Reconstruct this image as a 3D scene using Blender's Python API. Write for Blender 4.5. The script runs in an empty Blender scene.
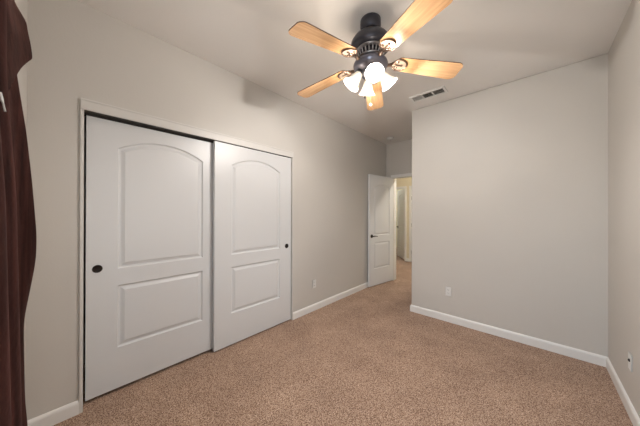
import bpy, bmesh, math, random
from mathutils import Vector, Matrix
from mathutils.geometry import tessellate_polygon
random.seed(4)
PI = math.pi
S = bpy.context.scene
COL = S.collection
R = math.radians

# ------------------------------------------------------------------ camera
F_PX, YAW, PITCH, ROLL, EYE = 232.82, R(42.665), R(0.122), R(0.145), 1.331
cd = bpy.data.cameras.new('camera'); cam = bpy.data.objects.new('camera', cd); COL.objects.link(cam)
cd.sensor_fit = 'HORIZONTAL'; cd.sensor_width = 36; cd.lens = 36*F_PX/640; cd.clip_start = .02
fw = Vector((-math.sin(YAW)*math.cos(PITCH), math.cos(YAW)*math.cos(PITCH), math.sin(PITCH)))
rt = Vector((math.cos(YAW), math.sin(YAW), 0)); up = rt.cross(fw)
r2 = rt*math.cos(ROLL)+up*math.sin(ROLL); u2 = up*math.cos(ROLL)-rt*math.sin(ROLL)
m = Matrix((r2, u2, -fw)).transposed().to_4x4(); m.translation = (0, 0, EYE)
cam.matrix_world = m
S.camera = cam

# ------------------------------------------------------------------ exposure
S.view_settings.view_transform = 'Standard'; S.view_settings.look = 'None'
S.view_settings.gamma = 1; S.view_settings.use_curve_mapping = False
S.view_settings.exposure = 0.0

# ------------------------------------------------------------------ room dimensions
H = 2.74
XL, XR, YW, YB, YA, XB = -2.229, 0.471, -0.165, 3.192, 4.415, -1.239
CY0, CY1, CZ = 0.074, 1.900, 2.025         # closet opening
DX0, DX1, DZ = -2.070, -1.300, 2.045       # bedroom doorway
YH = 6.43                                  # hall's far wall
WX0, WX1, WZ0, WZ1 = -0.95, 0.28, 0.55, 2.10  # window in the wall behind the camera

# ------------------------------------------------------------------ light
SKY, BULB, SHADE, HALL, FAR = 8.7, 24.5, .62, 70, 45
w = bpy.data.worlds.new('sky'); S.world = w; w.use_nodes = True
nt = w.node_tree; bg = nt.nodes['Background']
tc = nt.nodes.new('ShaderNodeTexCoord'); sp = nt.nodes.new('ShaderNodeSeparateXYZ'); rp = nt.nodes.new('ShaderNodeValToRGB')
nt.links.new(tc.outputs['Generated'], sp.inputs[0]); nt.links.new(sp.outputs['Z'], rp.inputs[0]); nt.links.new(rp.outputs[0], bg.inputs[0])
rp.color_ramp.elements[0].position = 0.0; rp.color_ramp.elements[0].color = (.74, .79, .82, 1)
rp.color_ramp.elements[1].position = .08; rp.color_ramp.elements[1].color = (.63, .82, 1.0, 1)
bg.inputs[1].default_value = SKY
pl = bpy.data.lights.new('window_portal', 'AREA'); pl.shape = 'RECTANGLE'; pl.size = WX1-WX0; pl.size_y = WZ1-WZ0
pl.cycles.is_portal = True
po = bpy.data.objects.new('window_portal', pl); COL.objects.link(po)
po.location = ((WX0+WX1)/2, YW-.14, (WZ0+WZ1)/2); po.rotation_euler = (R(90), 0, 0)

# ------------------------------------------------------------------ helpers
def tag(o, label=None, cat=None, group=None, kind=None):
    if label: o['label'] = label
    if cat: o['category'] = cat
    if group: o['group'] = group
    if kind: o['kind'] = kind
    return o

def empty(name, loc=(0, 0, 0), rz=0):
    o = bpy.data.objects.new(name, None); COL.objects.link(o); o.location = loc; o.rotation_euler = (0, 0, rz)
    o.empty_display_size = .1
    return o

def obj(name, bm, mat, parent=None, smooth=False, recalc=True):
    if recalc: bmesh.ops.recalc_face_normals(bm, faces=bm.faces)
    me = bpy.data.meshes.new(name); bm.to_mesh(me); bm.free()
    if smooth:
        for f in me.polygons: f.use_smooth = True
    me.materials.append(mat)
    o = bpy.data.objects.new(name, me); COL.objects.link(o)
    if parent: o.parent = parent
    return o

def box(bm, x0, x1, y0, y1, z0, z1, bev=0):
    r = bmesh.ops.create_cube(bm, size=1)
    for v in r['verts']:
        v.co = Vector((x0 if v.co.x < 0 else x1, y0 if v.co.y < 0 else y1, z0 if v.co.z < 0 else z1))
    if bev:
        es = set(e for v in r['verts'] for e in v.link_edges)
        bmesh.ops.bevel(bm, geom=list(es), offset=bev, segments=2, affect='EDGES')

def lathe(bm, prof, seg=32, mat=None, close=False):
    """profile of (radius, z) turned about the z axis"""
    M_ = mat or Matrix.Identity(4)
    rings = []
    for r, z in prof:
        if r < 1e-5: rings.append([bm.verts.new(M_ @ Vector((0, 0, z)))])
        else: rings.append([bm.verts.new(M_ @ Vector((r*math.cos(2*PI*k/seg), r*math.sin(2*PI*k/seg), z))) for k in range(seg)])
    for a, b in zip(rings, rings[1:]):
        for k in range(seg):
            k2 = (k+1) % seg
            if len(a) == 1 and len(b) == 1: continue
            if len(a) == 1: bm.faces.new((a[0], b[k], b[k2]))
            elif len(b) == 1: bm.faces.new((a[k], b[0], a[k2]))
            else: bm.faces.new((a[k], b[k], b[k2], a[k2]))

def tube(bm, pts, rad, seg=10, caps=True):
    pts = [Vector(p) for p in pts]; rings = []
    n = len(pts); up_ = None
    for i, p in enumerate(pts):
        t = (pts[min(i+1, n-1)]-pts[max(i-1, 0)]).normalized()
        if up_ is None: up_ = t.orthogonal().normalized()
        up_ = (up_-t*up_.dot(t)).normalized(); s = t.cross(up_)
        r = rad[i] if isinstance(rad, (list, tuple)) else rad
        rings.append([bm.verts.new(p+(up_*math.cos(2*PI*k/seg)+s*math.sin(2*PI*k/seg))*r) for k in range(seg)])
    for a, b in zip(rings, rings[1:]):
        for k in range(seg): bm.faces.new((a[k], b[k], b[(k+1) % seg], a[(k+1) % seg]))
    if caps: bm.faces.new(rings[0][::-1]); bm.faces.new(rings[-1])

def prism(bm, outline, z0, z1, mat=None):
    M_ = mat or Matrix.Identity(4)
    a = [bm.verts.new(M_ @ Vector((x, y, z0))) for x, y in outline]; b = [bm.verts.new(M_ @ Vector((x, y, z1))) for x, y in outline]
    n = len(a)
    bm.faces.new(a[::-1]); bm.faces.new(b)
    for k in range(n): bm.faces.new((a[k], a[(k+1) % n], b[(k+1) % n], b[k]))

# ------------------------------------------------------------------ materials
def mat(name, col, rough=.5, metal=0, spec=None):
    M_ = bpy.data.materials.new(name); M_.use_nodes = True
    b = M_.node_tree.nodes['Principled BSDF']
    b.inputs['Base Color'].default_value = (*col, 1); b.inputs['Roughness'].default_value = rough; b.inputs['Metallic'].default_value = metal
    if spec is not None: b.inputs['Specular IOR Level'].default_value = spec
    return M_
def nodes(M_): return M_.node_tree, M_.node_tree.nodes['Principled BSDF']
def bump(M_, scale, strength, dist=.002, detail=2.0, rough=.5):
    t, b = nodes(M_)
    tc = t.nodes.new('ShaderNodeTexCoord'); n = t.nodes.new('ShaderNodeTexNoise'); bp = t.nodes.new('ShaderNodeBump')
    n.inputs['Scale'].default_value = scale; n.inputs['Detail'].default_value = detail; n.inputs['Roughness'].default_value = rough
    bp.inputs['Strength'].default_value = strength; bp.inputs['Distance'].default_value = dist
    t.links.new(tc.outputs['Object'], n.inputs['Vector']); t.links.new(n.outputs['Fac'], bp.inputs['Height']); t.links.new(bp.outputs[0], b.inputs['Normal'])
    return n
def paint(name, col, rough, scale, strength):
    M_ = mat(name, col, rough, 0, .3); bump(M_, scale, strength)
    t, b = nodes(M_)
    tc = t.nodes.new('ShaderNodeTexCoord'); n = t.nodes.new('ShaderNodeTexNoise'); n.inputs['Scale'].default_value = 1.7; n.inputs['Detail'].default_value = 4
    r = t.nodes.new('ShaderNodeValToRGB'); r.color_ramp.elements[0].position = .3; r.color_ramp.elements[1].position = .7
    r.color_ramp.elements[0].color = (*[c*.975 for c in col], 1); r.color_ramp.elements[1].color = (*col, 1)
    t.links.new(tc.outputs['Object'], n.inputs['Vector']); t.links.new(n.outputs['Fac'], r.inputs[0]); t.links.new(r.outputs[0], b.inputs['Base Color'])
    return M_

M = {}
M['wall'] = paint('greige_wall_paint', (.600, .568, .525), .55, 90, .25)
M['ceiling'] = paint('greige_ceiling_paint', (.82, .79, .755), .8, 70, .35)
M['hall_wall'] = paint('lamp_warmed_hall_paint', (.74, .66, .49), .6, 90, .2)  # wall paint with the hall's warm lamplight put into its colour
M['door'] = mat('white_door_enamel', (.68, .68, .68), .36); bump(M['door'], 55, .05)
M['entry_door'] = mat('lightened_door_enamel', (.80, .80, .80), .3); bump(M['entry_door'], 55, .05)  # door enamel lightened to make up for missing light on the leaf
M['closet_trim'] = mat('cream_closet_trim', (.66, .635, .60), .45)
M['trim'] = mat('white_trim_enamel', (.80, .785, .76), .4)
M['plate'] = mat('white_plastic', (.78, .77, .74), .35)
M['dark'] = mat('dark_bronze', (.022, .016, .013), .42, .7)
M['bronze'] = mat('aged_bronze', (.055, .055, .066), .38, .6)
M['gunmetal'] = mat('bluish_gunmetal', (.17, .17, .21), .28, .85)
M['iron'] = mat('brushed_bronze_iron', (.20, .14, .11), .32, .9)
M['champagne'] = mat('champagne_metal', (.62, .50, .40), .38, .7)
M['pewter'] = mat('pewter_metal', (.42, .40, .40), .3, .9)
M['steel'] = mat('grey_hinge_steel', (.30, .28, .26), .35, .8)
M['black'] = mat('black_void', (.01, .01, .01), .8)
M['gap_shade'] = mat('dark_gap_shade', (.045, .04, .035), .8)  # shade colour for the vent hollow and the closet track gap
M['cord'] = mat('white_cord', (.75, .74, .72), .7)
M['brass'] = mat('brass_chain', (.55, .42, .22), .3, 1)

# carpet: cut pile in mixed tan and brown yarns
M['carpet'] = mat('tan_brown_carpet', (.3, .2, .13), .95, 0, .1)
t, b = nodes(M['carpet'])
tc = t.nodes.new('ShaderNodeTexCoord')
n1 = t.nodes.new('ShaderNodeTexNoise'); n1.inputs['Scale'].default_value = 150; n1.inputs['Detail'].default_value = 3; n1.inputs['Roughness'].default_value = .7
v1 = t.nodes.new('ShaderNodeTexVoronoi'); v1.inputs['Scale'].default_value = 230; v1.feature = 'F1'
r1 = t.nodes.new('ShaderNodeValToRGB'); e = r1.color_ramp.elements
e[0].position = .33; e[0].color = (.12, .060, .038, 1); e[1].position = .69; e[1].color = (.72, .54, .415, 1)
q = r1.color_ramp.elements.new(.50); q.color = (.40, .250, .165, 1)
n2 = t.nodes.new('ShaderNodeTexNoise'); n2.inputs['Scale'].default_value = 3.2; n2.inputs['Detail'].default_value = 5
r2n = t.nodes.new('ShaderNodeValToRGB'); r2n.color_ramp.elements[0].position = .35; r2n.color_ramp.elements[1].position = .7
r2n.color_ramp.elements[0].color = (.80, .78, .78, 1); r2n.color_ramp.elements[1].color = (1, 1, 1, 1)
mx = t.nodes.new('ShaderNodeMix'); mx.data_type = 'RGBA'; mx.blend_type = 'MULTIPLY'; mx.inputs[0].default_value = 1
vr = t.nodes.new('ShaderNodeMath'); vr.operation = 'MULTIPLY_ADD'; vr.inputs[1].default_value = .30; 
sub = t.nodes.new('ShaderNodeMath'); sub.operation = 'SUBTRACT'; sub.inputs[1].default_value = .15
L = t.links.new
L(tc.outputs['Object'], n1.inputs['Vector']); L(tc.outputs['Object'], v1.inputs['Vector']); L(tc.outputs['Object'], n2.inputs['Vector'])
sx = t.nodes.new('ShaderNodeSeparateColor'); L(v1.outputs['Color'], sx.inputs[0])
L(sx.outputs[0], vr.inputs[0]); L(n1.outputs['Fac'], vr.inputs[2]); L(vr.outputs[0], sub.inputs[0]); L(sub.outputs[0], r1.inputs[0])
L(n2.outputs['Fac'], r2n.inputs[0]); L(r1.outputs[0], mx.inputs[6]); L(r2n.outputs[0], mx.inputs[7]); L(mx.outputs[2], b.inputs['Base Color'])
bp = t.nodes.new('ShaderNodeBump'); bp.inputs['Strength'].default_value = .6; bp.inputs['Distance'].default_value = .004
L(n1.outputs['Fac'], bp.inputs['Height']); L(bp.outputs[0], b.inputs['Normal'])
b.inputs['Sheen Weight'].default_value = .15

# fan blade wood: long grain along local x
M['wood'] = mat('light_maple_wood', (.6, .36, .17), .24)
t, b = nodes(M['wood']); L = t.links.new
tc = t.nodes.new('ShaderNodeTexCoord'); mp = t.nodes.new('ShaderNodeMapping'); mp.inputs['Scale'].default_value = (2.2, 34, 5)
n1 = t.nodes.new('ShaderNodeTexNoise'); n1.inputs['Scale'].default_value = 1.6; n1.inputs['Detail'].default_value = 5; n1.inputs['Distortion'].default_value = .6
r1 = t.nodes.new('ShaderNodeValToRGB'); e = r1.color_ramp.elements
e[0].position = .3; e[0].color = (.50, .275, .13, 1); e[1].position = .68; e[1].color = (.67, .41, .21, 1)
L(tc.outputs['Object'], mp.inputs[0]); L(mp.outputs[0], n1.inputs['Vector']); L(n1.outputs['Fac'], r1.inputs[0]); L(r1.outputs[0], b.inputs['Base Color'])
M['blade_edge'] = mat('dark_blade_edge', (.13, .07, .045), .5)

# velvet curtain
M['velvet'] = mat('brown_velvet', (.066, .022, .015), .85, 0, .15)
t, b = nodes(M['velvet'])
b.inputs['Sheen Weight'].default_value = .22; b.inputs['Sheen Roughness'].default_value = .4; b.inputs['Sheen Tint'].default_value = (.75, .45, .38, 1)
n = bump(M['velvet'], 60, .35, .003, 4)
n3 = t.nodes.new('ShaderNodeTexNoise'); n3.inputs['Scale'].default_value = 9; n3.inputs['Detail'].default_value = 6
r3 = t.nodes.new('ShaderNodeValToRGB'); r3.color_ramp.elements[0].position = .35; r3.color_ramp.elements[1].position = .7
r3.color_ramp.elements[0].color = (.026, .008, .0065, 1); r3.color_ramp.elements[1].color = (.085, .028, .022, 1)
t.links.new(n3.outputs['Fac'], r3.inputs[0]); t.links.new(r3.outputs[0], b.inputs['Base Color'])

# frosted lit glass of the lamp shades
sg = bpy.data.materials.new('lit_frosted_glass'); sg.use_nodes = True; t = sg.node_tree; b = t.nodes['Principled BSDF']
b.inputs['Base Color'].default_value = (.30, .28, .25, 1); b.inputs['Roughness'].default_value = .35
b.inputs['Emission Color'].default_value = (1.0, .87, .70, 1); b.inputs['Emission Strength'].default_value = SHADE
tp = t.nodes.new('ShaderNodeBsdfTransparent'); tp.inputs[0].default_value = (1, .96, .9, 1); ms = t.nodes.new('ShaderNodeMixShader'); lw = t.nodes.new('ShaderNodeLayerWeight'); lw.inputs[0].default_value = .5; mr = t.nodes.new('ShaderNodeMapRange')
mr.inputs[1].default_value = 0; mr.inputs[2].default_value = .62; mr.inputs[3].default_value = .48; mr.inputs[4].default_value = 0
t.links.new(lw.outputs['Facing'], mr.inputs[0]); t.links.new(mr.outputs[0], ms.inputs[0])
t.links.new(b.outputs[0], ms.inputs[1]); t.links.new(tp.outputs[0], ms.inputs[2]); t.links.new(ms.outputs[0], t.nodes['Material Output'].inputs[0])
M['shade'] = sg
bu = bpy.data.materials.new('lit_bulb'); bu.use_nodes = True; b = bu.node_tree.nodes['Principled BSDF']
b.inputs['Emission Color'].default_value = (1.0, .86, .66, 1); b.inputs['Emission Strength'].default_value = 24
M['bulb'] = bu
# window glass: mostly clear, lightly reflecting
wg = bpy.data.materials.new('window_glass'); wg.use_nodes = True; t = wg.node_tree; t.nodes.remove(t.nodes['Principled BSDF'])
tr = t.nodes.new('ShaderNodeBsdfTransparent'); gl = t.nodes.new('ShaderNodeBsdfGlossy'); gl.inputs['Roughness'].default_value = .03
ms = t.nodes.new('ShaderNodeMixShader'); ms.inputs[0].default_value = .06
t.links.new(tr.outputs[0], ms.inputs[1]); t.links.new(gl.outputs[0], ms.inputs[2]); t.links.new(ms.outputs[0], t.nodes['Material Output'].inputs[0])
M['glass'] = wg

# ------------------------------------------------------------------ room shell
def struct(name, bm, mt, label=None, cat=None, bev=0):
    o = obj(name, bm, mt); tag(o, label, cat, kind='structure')
    if bev:
        md = o.modifiers.new('bevel', 'BEVEL'); md.width = bev; md.segments = 3; md.limit_method = 'ANGLE'
    return o

T = .12
XH0, XH1, YF = -4.7, .9, 8.9
bm = bmesh.new(); box(bm, XH0, XR+.6, YW-T, YF+.1, -.10, 0)
struct('floor', bm, M['carpet'], 'speckled tan and brown cut pile carpet covering the floor', 'carpet')
bm = bmesh.new(); box(bm, XH0, XR+.6, YW-T, YF+.1, H, H+.1)
struct('ceiling', bm, M['ceiling'], 'smooth greige ceiling above the ceiling fan', 'ceiling')
bm = bmesh.new()
box(bm, XL-T, XL, YW, CY0-.008, 0, H); box(bm, XL-T, XL, CY0-.008, CY1+.008, CZ+.008, H); box(bm, XL-T, XL, CY1+.008, YA, 0, H)
struct('wall_left', bm, M['wall'], 'long greige wall holding the closet with sliding doors', 'wall')
bm = bmesh.new()
box(bm, XB, XR+T, YB, YA+T, 0, H)
struct('wall_back', bm, M['wall'], 'greige wall with an outlet facing the camera right of the entry', 'wall', .012)
bm = bmesh.new(); box(bm, XR, XR+T, YW, YB, 0, H)
struct('wall_right', bm, M['wall'], 'greige wall with a jack plate at the right edge', 'wall')
bm = bmesh.new()
box(bm, XL-T, DX0-.02, YA, YA+T, 0, H); box(bm, DX1+.02, XB, YA, YA+T, 0, H); box(bm, DX0-.02, DX1+.02, YA, YA+T, DZ+.02, H)
struct('wall_far', bm, M['wall'], 'short greige wall around the open doorway to the hall', 'wall')
bm = bmesh.new()
x0, x1 = XL-T, XR+T
box(bm, x0, WX0, YW-T, YW, 0, H); box(bm, WX1, x1, YW-T, YW, 0, H); box(bm, WX0, WX1, YW-T, YW, 0, WZ0); box(bm, WX0, WX1, YW-T, YW, WZ1, H)
struct('wall_front', bm, M['wall'], 'greige window wall beside the brown curtain', 'wall')
bm = bmesh.new()
box(bm, XL-.80, XL-.70, CY0-.3, CY1+.3, 0, H); box(bm, XL-.70, XL-T, CY0-.3, CY0-.2, 0, H); box(bm, XL-.70, XL-T, CY1+.2, CY1+.3, 0, H)
struct('wall_closet', bm, M['wall'], 'inner walls of the closet behind the sliding doors', 'wall')

# hall beyond the doorway, and the room beyond that
HD0, HD1 = -3.47, -2.690        # far doorway
HE0, HE1 = -2.500, -1.74        # second doorway, its door shut
bm = bmesh.new()
box(bm, XH0, HD0-.02, YH, YH+T, 0, H); box(bm, HD1+.02, HE0-.02, YH, YH+T, 0, H); box(bm, HE1+.02, XR+.5, YH, YH+T, 0, H)
box(bm, HD0-.02, HD1+.02, YH, YH+T, DZ+.02, H); box(bm, HE0-.02, HE1+.02, YH, YH+T, DZ+.02, H)
struct('wall_hall', bm, M['hall_wall'], 'hall wall with warm lamplight in its colour, seen through the open doorway', 'wall')
bm = bmesh.new()
box(bm, XH0-.1, XH0, YA, YF+.1, 0, H); box(bm, XR+.5, XR+.6, YA, YF+.1, 0, H); box(bm, XH0, XR+.5, YF, YF+.1, 0, H); box(bm, XH0, XL-T, YA, YA+T, 0, H); box(bm, HD1+.25, HD1+.35, YH+T, YF, 0, H)
struct('wall_hall_side', bm, M['hall_wall'], 'end walls with warm lamplight in their colour, enclosing the hall and the room beyond', 'wall')

# trim around openings
bm = bmesh.new()
box(bm, XL, XL+.016, CY0-.018, CY1+.013, CZ, CZ+.070, .002)
box(bm, XL, XL+.021, CY0-.018, CY1+.013, CZ+.058, CZ+.072, .003)
struct('trim_1', bm, M['closet_trim'], 'white header board over the closet sliding doors', 'trim')
bm = bmesh.new(); box(bm, XL, XL+.014, CY0-.018, CY0, 0, CZ, .002); box(bm, XL-T, XL, CY0-.008, CY0, 0, CZ)
struct('trim_2', bm, M['closet_trim'], 'thin white jamb at the left side of the closet', 'trim')
bm = bmesh.new(); box(bm, XL, XL+.014, CY1, CY1+.013, 0, CZ, .002); box(bm, XL-T, XL, CY1, CY1+.008, 0, CZ); 
struct('trim_3', bm, M['closet_trim'], 'thin white jamb at the right side of the closet', 'trim')
bm = bmesh.new(); box(bm, XL-T, XL, CY0, CY1, CZ, CZ+.008); box(bm, XL-.055, XL-.050, CY0, CY1, CZ-.012, CZ); box(bm, XL-.100, XL-.096, CY0, CY1, CZ-.012, CZ)
struct('trim_4', bm, M['gap_shade'], 'metal sliding track under the closet header, darkened as if in shade', 'trim')  # track coloured near-black so the gap above the doors reads as shade

def door_casing(name, x0, x1, y, side, label, mt):
    """jamb lining plus flat casing on both faces of a wall that spans y..y+T"""
    bm = bmesh.new()
    box(bm, x0-.02, x0, y, y+T, 0, DZ); box(bm, x1, x1+.02, y, y+T, 0, DZ); box(bm, x0-.02, x1+.02, y, y+T, DZ, DZ+.02)
    for (a, b_) in ((y-.014, y), (y+T, y+T+.014)):
        box(bm, x0-.057, x0-.004, a, b_, 0, DZ+.004, .002); box(bm, x1+.004, x1+.057, a, b_, 0, DZ+.004, .002)
        box(bm, x0-.057, x1+.057, a, b_, DZ+.004, DZ+.057, .002)
    return struct(name, bm, mt, label, 'trim')
door_casing('trim_5', DX0, DX1, YA, 1, 'white casing around the open bedroom doorway', M['trim'])
door_casing('trim_6', HD0, HD1, YH, 1, 'white casing around the far hall doorway with an open door', M['trim'])
door_casing('trim_7', HE0, HE1, YH, 1, 'white casing around the shut hall door at right', M['trim'])

# baseboards
def baseboard(name, a, b_, nrm, label):
    """a board from a to b on the floor, standing out along nrm"""
    a = Vector((*a, 0)); b_ = Vector((*b_, 0)); n = Vector((*nrm, 0))
    prof = [(0, 0), (.014, 0), (.014, .070), (.011, .079), (.006, .086), (0, .089)]
    bm = bmesh.new()
    A = [bm.verts.new(a+n*d+Vector((0, 0, z))) for d, z in prof]; B = [bm.verts.new(b_+n*d+Vector((0, 0, z))) for d, z in prof]
    k = len(prof)
    bm.faces.new(A); bm.faces.new(B[::-1])
    for i in range(k): bm.faces.new((A[i], B[i], B[(i+1) % k], A[(i+1) % k]))
    struct(name, bm, M['trim'], label, 'baseboard')
baseboard('baseboard_left', (XL, YW), (XL, CY0-.018), (1, 0), 'short white baseboard between the curtain and the closet')
baseboard('baseboard_left_far', (XL, CY1+.013), (XL, YA), (1, 0), 'white baseboard between the closet and the open door')
baseboard('baseboard_back', (XB-.0, YB), (XR, YB), (0, -1), 'long white baseboard under the wall facing the camera')
baseboard('baseboard_right', (XR, YB-.014), (XR, YW), (-1, 0), 'white baseboard along the right hand wall')
baseboard('baseboard_alcove', (XB, YB-.014), (XB, YA), (-1, 0), 'white baseboard around the corner in the entry recess')
baseboard('baseboard_front', (XL+.014, YW), (XR-.014, YW), (0, 1), 'white baseboard under the window wall')
baseboard('baseboard_hall', (HD1+.057, YH), (HE0-.057, YH), (0, -1), 'short white baseboard between the two hall doors')

# window behind the camera, light falls in through it
wr = empty('window_1', (WX0, YW-T, WZ0)); tag(wr, 'white framed window behind the brown curtain', 'window', kind='structure')
ww, wh = WX1-WX0, WZ1-WZ0
bm = bmesh.new()
f = .045
box(bm, 0, f, .02, .08, 0, wh); box(bm, ww-f, ww, .02, .08, 0, wh); box(bm, f, ww-f, .02, .08, 0, f); box(bm, f, ww-f, .02, .08, wh-f, wh); box(bm, ww/2-.02, ww/2+.02, .03, .07, f, wh-f)
obj('window_frame', bm, M['trim'], wr)
bm = bmesh.new(); box(bm, f, ww/2-.02, .045, .051, f, wh-f); box(bm, ww/2+.02, ww-f, .045, .051, f, wh-f); obj('pane', bm, M['glass'], wr)
bm = bmesh.new(); box(bm, -.03, ww+.03, T, T+.02, -.03, -.004, .004); obj('window_sill', bm, M['trim'], wr)

# ------------------------------------------------------------------ moulded two-panel doors
def arc_panel(x0, x1, z0, z1, rise, inset, n=14):
    """panel outline with an arched head, moved inwards by inset (counter-clockwise)"""
    pts = [(x0+inset, z0+inset), (x1-inset, z0+inset)]
    if rise <= 0: return pts+[(x1-inset, z1-inset), (x0+inset, z1-inset)]
    w_ = (x1-x0)/2; r = (w_*w_+rise*rise)/(2*rise); cx = (x0+x1)/2; cz = z1+rise-r
    ri = r-inset; wi = w_-inset
    a = math.asin(wi/ri)
    for k in range(n+1):
        q = a-2*a*k/n
        pts.append((cx+ri*math.sin(q), cz+ri*math.cos(q)))
    return pts

def panel_door(root, width, height, th, panels, mt, both=False):
    """leaf in local x (width), z (height); front face at y=0 looking to -y, thickness to +y"""
    outer = [(0, 0), (width, 0), (width, height), (0, height)]
    def face(bm, y, flip):
        loops = [outer]+[arc_panel(*pn, 0) for pn in panels]
        flat = [pt for lp in loops for pt in lp]
        tris = tessellate_polygon([[Vector((x, z, 0)) for x, z in lp] for lp in loops])
        vs = [bm.verts.new((x, y, z)) for x, z in flat]
        for tri in tris:
            try: bm.faces.new([vs[i] for i in tri])
            except ValueError: pass
    bm = bmesh.new()
    face(bm, 0, False)
    if both: face(bm, th, True)
    else:
        v = [bm.verts.new((x, th, z)) for x, z in outer]; bm.faces.new(v)
    e0 = [bm.verts.new((x, 0, z)) for x, z in outer]; e1 = [bm.verts.new((x, th, z)) for x, z in outer]
    for k in range(4): bm.faces.new((e0[k], e0[(k+1) % 4], e1[(k+1) % 4], e1[k]))
    bmesh.ops.remove_doubles(bm, verts=bm.verts, dist=1e-5)
    obj('leaf', bm, mt, root)
    for pn in panels:
        bm = bmesh.new()
        for (y, s) in ((0, 1), (th, -1)) if both else ((0, 1),):
            prev = None
            for inset, dep in ((0, 0), (.003, .006), (.008, .011), (.016, .012), (.023, .010), (.038, .003), (.042, .0012)):
                lp = [bm.verts.new((x, y+s*dep, z)) for x, z in arc_panel(*pn, inset)]
                if prev:
                    for k in range(len(lp)): bm.faces.new((prev[k], prev[(k+1) % len(lp)], lp[(k+1) % len(lp)], lp[k]))
                prev = lp
            bm.faces.new(prev)
        obj('arched_panel' if pn[4] > 0 else 'square_panel', bm, mt, root)

def cup_pull(root, x, z):
    """round flush finger pull"""
    bm = bmesh.new()
    mtx = Matrix.Translation((x, 0, z)) @ Matrix.Rotation(R(90), 4, 'X')
    lathe(bm, [(.0, .0008), (.019, .0008), (.0215, .0022), (.0235, .0032), (.0265, .003), (.028, .0)], 32, mtx)
    o = obj('flush_pull', bm, M['dark'], root, True); tag(o, 'round dark bronze flush pull')

cw = .942
ROOM = R(90)   # local -y faces the room (+x), local x runs along +y
def closet(name, y, x, pull_x, label, z0, h):
    r = empty(name, (x, y, z0), ROOM); tag(r, label, 'door', kind='structure')
    mx_ = .168
    panel_door(r, cw, h, .035, [(mx_, cw-mx_, .325-z0, .790-z0, 0), (mx_, cw-mx_, .915-z0, 1.815-z0, .09)], M['door'])
    cup_pull(r, pull_x, .932-z0)
    return r
closet('door_1', .088, XL-.062, .058, 'white sliding closet door nearest the curtain, running behind its neighbour', .024, 1.986)
closet('door_2', .949, XL-.008, .942-.066, 'white sliding closet door farther from the curtain, overlapping in front', .014, 2.006)

def lever(root, x, z, y, s, mt, towards):
    bm = bmesh.new()
    mtx = Matrix.Translation((x, y, z)) @ Matrix.Rotation(R(90)*s, 4, 'X')
    lathe(bm, [(0, .012), (.022, .012), (.031, .008), (.032, 0)], 24, mtx)
    tube(bm, [(x, y, z), (x, y-s*.045, z)], .010)
    tube(bm, [(x-towards*.008, y-s*.047, z+.001), (x+towards*.03, y-s*.050, z+.004), (x+towards*.07, y-s*.050, z), (x+towards*.11, y-s*.047, z-.004)], [.011, .010, .008, .007])
    o = obj('lever_handle', bm, mt, root, True); tag(o, 'dark bronze lever handle')

def hinge(root, x, z, y, mt):
    bm = bmesh.new(); tube(bm, [(x, y, z-.05), (x, y, z+.05)], .008, 8)
    box(bm, x-.001, x+.03, y, y+.003, z-.045, z+.045)
    tag(obj('hinge', bm, mt, root), 'metal door hinge')

# bedroom door, standing open into the room. Hinge side far, free edge near the camera
def swing(name, hx, hy, ex, ey, label, handed=1):
    """leaf whose visible face runs from free edge e to hinge h"""
    d = Vector((hx-ex, hy-ey)); a = math.atan2(d.y, d.x); wd = d.length
    r = empty(name, (ex, ey, .018), a); tag(r, label, 'door', kind='structure')
    return r, wd
r, wd = swing('door_3', -2.064, 4.385, -2.172, 3.664, 'white two panel door standing open beside the hall doorway')
panel_door(r, wd, 2.022, .035, [(.125, wd-.125, .30, .785, 0), (.125, wd-.125, .915, 1.80, .075)], M['entry_door'], True)
lever(r, .062, .905, 0, 1, M['dark'], 1); lever(r, .062, .905, .035, -1, M['dark'], 1)
for z in (.25, 1.0, 1.75): hinge(r, wd+.006, z, .028, M['dark'])

# far hall door standing open into the next room: hinge on its right
hx, hy = -2.700, YH+.06
a = R(130)
ex, ey = hx+.755*math.cos(a), hy+.755*math.sin(a)
r, wd = swing('door_4', hx, hy, ex, ey, 'white door with dark hinges standing open across the hall')
panel_door(r, wd, 2.022, .035, [(.125, wd-.125, .30, .785, 0), (.125, wd-.125, .915, 1.80, .075)], M['entry_door'], True)
lever(r, .062, .905, 0, 1, M['dark'], 1)
for z in (.25, 1.0, 1.75): hinge(r, wd-.004, z, -.008, M['dark'])
r = empty('door_5', (HE0+.004, YH+.02, .018)); tag(r, 'white shut hall door, just visible beside the wall corner', 'door', kind='structure')
panel_door(r, HE1-HE0-.008, 2.022, .035, [(.125, .627, .30, .785, 0), (.125, .627, .915, 1.80, .075)], M['door'])
for z in (.25, 1.0, 1.75): hinge(r, -.002, z, -.010, M['steel'])
lever(r, .69, .905, 0, 1, M['dark'], -1)

# ------------------------------------------------------------------ ceiling fan
FX, FY = -.880, 1.492
fan = empty('ceiling_fan', (FX, FY, H)); tag(fan, 'bronze ceiling fan with five light wood blades and four lit glass shades', 'ceiling fan')
bm = bmesh.new(); lathe(bm, [(0, 0), (.068, 0), (.073, -.006), (.074, -.045), (.070, -.066), (.054, -.082), (.030, -.088), (0, -.088)], 40); obj('canopy', bm, M['bronze'], fan, True)
bm = bmesh.new(); tube(bm, [(0, 0, -.080), (0, 0, -.14)], .018, 16); lathe(bm, [(.018, -.095), (.034, -.098), (.040, -.11), (.040, -.128)], 24); obj('downrod', bm, M['bronze'], fan, True)
bm = bmesh.new(); lathe(bm, [(0, -.116), (.05, -.116), (.090, -.124), (.122, -.140), (.139, -.164), (.143, -.190), (.140, -.208), (.128, -.219), (.100, -.224), (0, -.224)], 48)
obj('motor_housing', bm, M['bronze'], fan, True)
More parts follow.
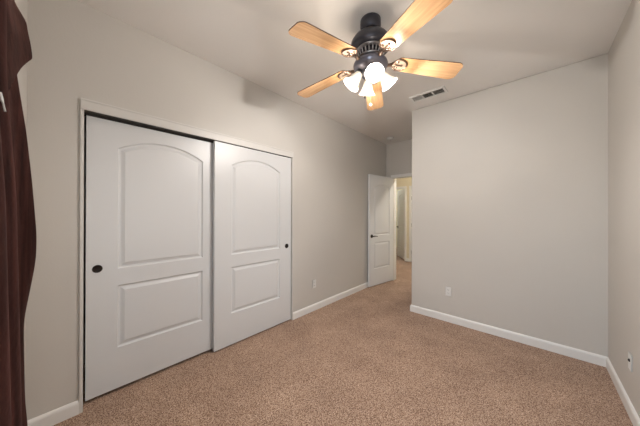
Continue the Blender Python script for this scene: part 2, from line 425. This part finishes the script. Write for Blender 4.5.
# pierced collar: a ring of pewter ribs over a dark core
bm = bmesh.new(); lathe(bm, [(.100, -.221), (.106, -.227), (.103, -.234), (.084, -.237)], 40); lathe(bm, [(.074, -.270), (.086, -.274), (.088, -.280), (.080, -.286), (.0, -.286)], 40)
for k in range(22):
    c, s = math.cos(2*PI*k/22), math.sin(2*PI*k/22)
    tube(bm, [(.094*c, .094*s, -.233), (.089*c, .089*s, -.252), (.080*c, .080*s, -.274)], .0052, 6)
tag(obj('vent_collar', bm, M['pewter'], fan, True), 'pewter ribbed collar')
bm = bmesh.new(); lathe(bm, [(.070, -.224), (.070, -.280)], 32); obj('motor_core', bm, M['bronze'], fan, True)
bm = bmesh.new(); lathe(bm, [(.05, -.284), (.070, -.286), (.072, -.300), (.098, -.306), (.118, -.316), (.124, -.330), (.118, -.348), (.100, -.364), (.076, -.374), (.066, -.384), (.066, -.398), (.054, -.412), (.03, -.425), (.018, -.432), (.016, -.446), (.008, -.456), (0, -.458)], 40)
obj('switch_housing', bm, M['gunmetal'], fan, True)

def blade_outline():
    x0, x1, w0, w1 = .190, .657, .060, .079
    pts = []
    def corner(cx, cy, r, a0, a1, n=7):
        for k in range(n+1):
            a = R(a0+(a1-a0)*k/n); pts.append((cx+r*math.cos(a), cy+r*math.sin(a)))
    corner(x1-.045, -w1+.045, .045, -90, -12); corner(x1-.045, w1-.045, .045, 12, 90)
    corner(x0+.03, w0-.03, .03, 90, 180); corner(x0+.03, -w0+.03, .03, 180, 270)
    return pts
PH, DROOP, TWIST, ZB = 44.0, R(6.1), R(-8.5), -.296
for k in range(5):
    a = R(PH+72*k)
    bm = bmesh.new(); prism(bm, blade_outline(), -.003, .003)
    bl = obj('blade', bm, M['wood'], fan); tag(bl, 'light maple wood blade')
    bl.data.materials.append(M['blade_edge'])
    for pf in bl.data.polygons:
        if abs(pf.normal.z) < .5: pf.material_index = 1
    bl.matrix_local = Matrix.Translation((0, 0, ZB)) @ Matrix.Rotation(a, 4, 'Z') @ Matrix.Rotation(DROOP, 4, 'Y') @ Matrix.Rotation(TWIST, 4, 'X')
    # iron under the blade: a D-shaped loop with three prongs, and an S-curved arm to the motor
    bm = bmesh.new()
    loop = []
    for q in range(21):
        t_ = R(-100+200*q/20); loop.append((.205+.052*math.cos(t_)*1.15, .050*math.sin(t_), -.008))
    loop = [(.155, -.012, -.010)]+loop+[(.155, .012, -.010)]
    tube(bm, loop, .0055, 8)
    tube(bm, [(.150, 0, -.010), (.20, 0, -.010), (.228, 0, -.009)], [.008, .006, .005], 8)
    for sx, sy in ((.228, 0), (.196, .026), (.196, -.026)):
        mt_ = Matrix.Translation((sx, sy, -.008)) @ Matrix.Rotation(PI, 4, 'X')
        lathe(bm, [(.009, 0), (.008, .004), (.004, .006), (0, .006)], 14, mt_)
        tube(bm, [(.160, 0, -.009), (sx, sy, -.008)], .004, 6)
    tube(bm, [(.155, 0, -.010), (.130, 0, -.020), (.108, 0, -.012), (.092, 0, .010), (.078, 0, .020)], [.012, .013, .012, .011, .010], 10)
    plate = [(.172, -.030)]+[(.205+.056*math.cos(R(-80+160*q/12)), .046*math.sin(R(-80+160*q/12))) for q in range(13)]+[(.172, .030)]
    ir = obj('blade_iron', bm, M['iron'], bl, True); tag(ir, 'bronze iron with a curved rim holding the blade')
    bm = bmesh.new(); prism(bm, plate, -.0065, -.0035); tag(obj('iron_plate', bm, M['champagne'], bl), 'pale champagne metal plate')
# light kit: four arms with bell shades
SH = [R(-48.5+90*k) for k in range(4)]
prof_out = [(.022, 0), (.027, .010), (.033, .028), (.038, .050), (.045, .072), (.055, .092), (.066, .106), (.071, .112)]
prof_out = [(r_*.92, z_) for r_, z_ in prof_out]
prof = prof_out+[(.0625, .1125), (.057, .104), (.047, .090), (.038, .070), (.031, .048), (.026, .028), (.018, .010)]
for k, a in enumerate(SH):
    dirn = Vector((math.cos(a), math.sin(a), 0))
    base = Vector((0, 0, -.382))+dirn*.074
    tilt = R(180-37)
    mtx = Matrix.Translation(base) @ Matrix.Rotation(a, 4, 'Z') @ Matrix.Rotation(tilt, 4, 'Y')
    bm = bmesh.new()
    tube(bm, [Vector((0, 0, -.360))+dirn*.045, Vector((0, 0, -.358))+dirn*.060, Vector((0, 0, -.368))+dirn*.072, base], .009, 10)
    lathe(bm, [(0, -.020), (.018, -.018), (.027, -.006), (.028, .006), (.024, .012)], 24, mtx)
    arm = obj('lamp_arm', bm, M['bronze'], fan, True)
    bm = bmesh.new(); lathe(bm, prof, 36, mtx)
    sh = obj('lamp_shade', bm, M['shade'], fan, True); tag(sh, 'lit frosted glass bell shade')
    bm = bmesh.new(); lathe(bm, [(0, .008), (.012, .012), (.013, .030), (.022, .052), (.0235, .066), (.018, .082), (.008, .089), (0, .090)], 20, mtx)
    obj('bulb', bm, M['bulb'], sh, True)
    ld = bpy.data.lights.new('bulb_light', 'POINT'); ld.energy = BULB; ld.color = (1.0, .955, .92); ld.shadow_soft_size = .012
    lo = bpy.data.objects.new('bulb_light', ld); COL.objects.link(lo); lo.parent = fan; lo.location = mtx @ Vector((0, 0, .100))
for (px, py, ln, mt_, nm) in ((-.003, .008, .182, M['cord'], 'white ball on the light pull chain'), (-.050, .008, .108, M['dark'], 'small dark pull chain knob')):
    bm = bmesh.new(); tube(bm, [(px, py, -.40), (px, py, -.42-ln)], .0013, 6)
    ch = obj('pull_chain', bm, M['brass'], fan)
    bm = bmesh.new(); lathe(bm, [(0, 0), (.005, -.002), (.008, -.010), (.008, -.016), (.004, -.023), (0, -.024)], 14, Matrix.Translation((px, py, -.42-ln)))
    tag(obj('chain_knob', bm, mt_, ch, True), nm)

# ------------------------------------------------------------------ ceiling register and smoke detector
vx0, vx1, vy0, vy1 = -1.122, -.732, 2.800, 2.962
vr_ = empty('ceiling_vent', ((vx0+vx1)/2, (vy0+vy1)/2, H)); tag(vr_, 'white rectangular ceiling air register with three louvred sections', 'air vent')
hw, hd = (vx1-vx0)/2, (vy1-vy0)/2
bm = bmesh.new(); fr = .024
for (a0, a1, b0, b1) in ((-hw, hw, -hd, -hd+fr), (-hw, hw, hd-fr, hd), (-hw, -hw+fr, -hd+fr, hd-fr), (hw-fr, hw, -hd+fr, hd-fr)): box(bm, a0, a1, b0, b1, -.012, 0)
ix = hw-fr; sec = 2*ix/3
for k in (1, 2): box(bm, -ix+sec*k-.007, -ix+sec*k+.007, -hd+fr, hd-fr, -.011, 0)
obj('vent_frame', bm, M['plate'], vr_)
bm = bmesh.new(); box(bm, -ix, ix, -hd+fr, hd-fr, -.0015, -.0005); obj('duct_shade_plate', bm, M['gap_shade'], vr_)  # near-black plate stands in for the shaded hollow behind the louvres
for k in range(3):
    bm = bmesh.new(); a0 = -ix+sec*k+.007; a1 = -ix+sec*(k+1)-.007
    n = 9
    for q in range(n):
        if k == 0:
            c = a0+(a1-a0)*(q+.5)/n; dx = .0058
            v = [bm.verts.new(p_) for p_ in ((c-dx, -hd+fr, -.010), (c+dx*.9, -hd+fr, -.002), (c+dx*.9, hd-fr, -.002), (c-dx, hd-fr, -.010))]
        else:
            s = 1
            c = -hd+fr+(2*(hd-fr))*(q+.5)/n; dy = .0056*s
            v = [bm.verts.new(p_) for p_ in ((a0, c-dy, -.010), (a0, c+dy, -.002), (a1, c+dy, -.002), (a1, c-dy, -.010))]
        bm.faces.new(v)
    bmesh.ops.solidify(bm, geom=bm.faces[:], thickness=.0006)
    obj('louvre_bank', bm, M['plate'], vr_)
bm = bmesh.new(); lathe(bm, [(0, 0), (.062, 0), (.064, -.010), (.058, -.022), (.046, -.034), (.020, -.038), (0, -.038)], 32)
sd = empty('smoke_detector', (-1.97, 4.06, H)); tag(sd, 'small round white smoke detector on the ceiling before the doorway', 'smoke detector')
obj('detector_body', bm, M['plate'], sd, True)
bm = bmesh.new(); lathe(bm, [(.0, -.041), (.012, -.041), (.014, -.037)], 16); obj('test_button', bm, M['pewter'], sd, True)

# ------------------------------------------------------------------ outlets: local x across, -y out of the wall
def outlet(name, loc, rz, label, cat, jack=False):
    r = empty(name, loc, rz); tag(r, label, cat, group=None)
    bm = bmesh.new(); box(bm, -.035, .035, -.006, 0, -.057, .057, .003); obj('cover_plate', bm, M['plate'], r)
    if jack:
        bm = bmesh.new()
        lathe(bm, [(0, .007), (.0055, .007), (.0055, .004), (.010, .004), (.010, 0)], 16, Matrix.Translation((0, -.006, .008)) @ Matrix.Rotation(R(90), 4, 'X'))
        tag(obj('coax_jack', bm, M['dark'], r), 'dark round cable jack')
    else:
        for z in (.020, -.020):
            bm = bmesh.new(); box(bm, -.017, .017, -.0085, -.005, z-.014, z+.014, .003); rc = obj('receptacle', bm, M['plate'], r)
            bm = bmesh.new(); box(bm, -.008, -.006, -.0089, -.0082, z-.002, z+.007); box(bm, .006, .008, -.0089, -.0082, z-.002, z+.007)
            lathe(bm, [(0, .0004), (.0025, .0004), (.0025, 0)], 10, Matrix.Translation((0, -.0085, z-.007)) @ Matrix.Rotation(R(90), 4, 'X'))
            obj('slots', bm, M['black'], rc)
    for z in ((.040, -.040) if jack else (0,)):
        bm = bmesh.new(); lathe(bm, [(0, .0016), (.0025, .0013), (.003, 0)], 10, Matrix.Translation((0, -.006, z)) @ Matrix.Rotation(R(90), 4, 'X'))
        obj('screw', bm, M['plate'], r)
outlet('electrical_outlet', (XL, 2.302, .366), R(90), 'white duplex outlet low on the wall right of the closet', 'outlet')
outlet('electrical_outlet.001', (-.781, YB, .374), 0, 'white duplex outlet low on the wall facing the camera', 'outlet')
outlet('cable_jack_plate', (XR, 2.537, .352), R(-90), 'white wall plate with a dark cable jack on the right wall', 'wall plate', True)

# ------------------------------------------------------------------ curtain
cz_ = [(2.2, -.100), (1.902, -.101), (1.822, -.099), (1.743, -.097), (1.691, -.092), (1.625, -.085), (1.564, -.078), (1.422, -.067), (1.268, -.058), (1.198, -.059), (1.103, -.071), (1.037, -.080), (.927, -.079), (.816, -.077), (.741, -.072), (.4, -.076), (.03, -.080)]
def interp(tab, z):
    tab = sorted(tab)
    if z <= tab[0][0]: return tab[0][1]
    for (a, va), (b_, vb) in zip(tab, tab[1:]):
        if z <= b_: return va+(vb-va)*(z-a)/(b_-a)
    return tab[-1][1]
cur = empty('curtain', (-.80, -.10, 0)); tag(cur, 'dark brown velvet curtain hanging in folds at the left edge', 'curtain')
def sheet(name, x_edge, x_in, ztop, zbot, edge, fold, nu, nv, mt, zb_fn=None, seed=0):
    bm = bmesh.new(); g = []
    for j in range(nv+1):
        row = []
        for i in range(nu+1):
            u = i/nu; x = x_edge+(x_in-x_edge)*u
            zb = zb_fn(x) if zb_fn else zbot
            z = zb+(ztop-zb)*j/nv
            y = fold(x, z, u, edge)
            row.append(bm.verts.new((x+.80, y+.10, z)))
        g.append(row)
    for j in range(nv):
        for i in range(nu): bm.faces.new((g[j][i], g[j][i+1], g[j+1][i+1], g[j+1][i]))
    bmesh.ops.solidify(bm, geom=bm.faces[:], thickness=.003)
    o = obj(name, bm, mt, cur, True)
    md = o.modifiers.new('smooth', 'SUBSURF'); md.levels = 1; md.render_levels = 1
    return o
cf_ = [(0, .074), (.85, .078), (1.36, .090), (1.62, .107), (2.3, .110)]
def fold_main(x, z, u, edge):
    ye = interp(edge, z); yp = -interp(cf_, z)*.79; yv = -.120
    if x < -.87:
        t_ = (x+1.03)/.16
        return ye+(yv-ye)*t_+.006*math.sin(PI*t_)*math.sin(t_*7+z*2)
    if x < -.79:
        t_ = (x+.87)/.08; t_ = t_*t_*(3-2*t_)
        return yv+(yp-yv)*t_
    return yp-.006-.016*(1-math.cos((x+.79)*2*PI/.13))/2+.006
sheet('drape', -1.03, -.40, 2.205, .03, cz_, fold_main, 90, 70, M['velvet'])
fz = [(2.2, -.106), (1.886, -.097), (1.864, -.087), (1.842, -.075), (1.821, -.074), (1.784, -.068), (1.75, -.065)]
def fold_flap(x, z, u, edge):
    ye = interp(edge, z); c = ye/1.0
    if x > -.62: return -.062
    return ye-.15*(x+1.0)-.003*math.sin(u*9)
bt = [(-1.0, 1.748), (-.93, 1.686), (-.88, 1.638), (-.84, 1.597), (-.80, 1.564), (-.6, 1.46), (-.40, 1.40)]
sheet('folded_flap', -1.0, -.66, 2.20, 0, fz, fold_flap, 30, 30, M['velvet'], zb_fn=lambda x: interp(bt, x))
RINGS = []
for k in range(7):
    bm = bmesh.new(); xx = -.43+.34*k/6; n = 20
    tube(bm, [(xx, .020*math.cos(2*PI*q/n), .020*math.sin(2*PI*q/n)-.006) for q in range(n+1)], .0025, 6, False)
    RINGS.append(bm)
# rod the curtain hangs on
rod = empty('curtain_rod', (-.35, -.10, 2.235)); tag(rod, 'dark curtain rod above the window, carrying the brown curtain', 'curtain rod')
bm = bmesh.new(); tube(bm, [(-.48, 0, 0), (.78, 0, 0)], .010, 14); obj('rod', bm, M['dark'], rod, True)
for bm in RINGS: obj('curtain_ring', bm, M['dark'], rod, True)
for s in (-.49, .79):
    bm = bmesh.new(); lathe(bm, [(.008, -.012), (.012, 0), (.022, .014), (.022, .024), (.012, .036), (0, .040)], 20, Matrix.Translation((s, 0, 0)) @ Matrix.Rotation(R(90 if s > 0 else -90), 4, 'Y')); obj('finial', bm, M['dark'], rod, True)
for s in (-.45, .74):
    bm = bmesh.new(); tube(bm, [(s, -.065, -.012), (s, -.02, -.014), (s, 0, -.012)], .005, 8); box(bm, s-.015, s+.015, -.065, -.060, -.045, .03); obj('bracket', bm, M['dark'], rod)

# white cord caught on the curtain
bm = bmesh.new(); tube(bm, [(-.754, -.0880, 1.562), (-.752, -.0870, 1.550), (-.749, -.0840, 1.540), (-.746, -.0815, 1.525)], [.0018, .0030, .0013, .0015], 8)
tag(obj('blind_cord', bm, M['cord']), 'small white cord end hanging against the brown curtain', 'cord')

# ------------------------------------------------------------------ unseen lamps added for their light: hall and far room
def added_lamp(name, x, y, energy, col, label):
    r = empty(name, (x, y, H)); tag(r, label, 'ceiling light')
    bm = bmesh.new(); lathe(bm, [(0, 0), (.15, 0), (.155, -.02), (.15, -.025)], 32); obj('added_lamp_base', bm, M['plate'], r, True)
    gm = bpy.data.materials.new('added_lit_bowl'); gm.use_nodes = True; b = gm.node_tree.nodes['Principled BSDF']
    b.inputs['Emission Color'].default_value = (*col, 1); b.inputs['Emission Strength'].default_value = 3
    bm = bmesh.new(); lathe(bm, [(.145, -.022), (.13, -.055), (.08, -.085), (0, -.095)], 32); obj('added_lamp_bowl', bm, gm, r, True)
    ld = bpy.data.lights.new('added_bowl_light', 'POINT'); ld.energy = energy; ld.color = col; ld.shadow_soft_size = .08
    lo = bpy.data.objects.new('added_bowl_light', ld); COL.objects.link(lo); lo.parent = r; lo.location = (0, 0, -.14)
added_lamp('hall_added_light', -1.15, 5.15, HALL, (1.0, .93, .80), 'unseen ceiling light added in the hall, placed to light the open door')  # assumed fixture, moved so its light reaches the open door leaf
added_lamp('far_room_added_light', -3.6, 7.6, FAR, (.80, .90, 1.0), 'unseen ceiling light added to cool the room across the hall')  # added instead of a window to give the far room cool light
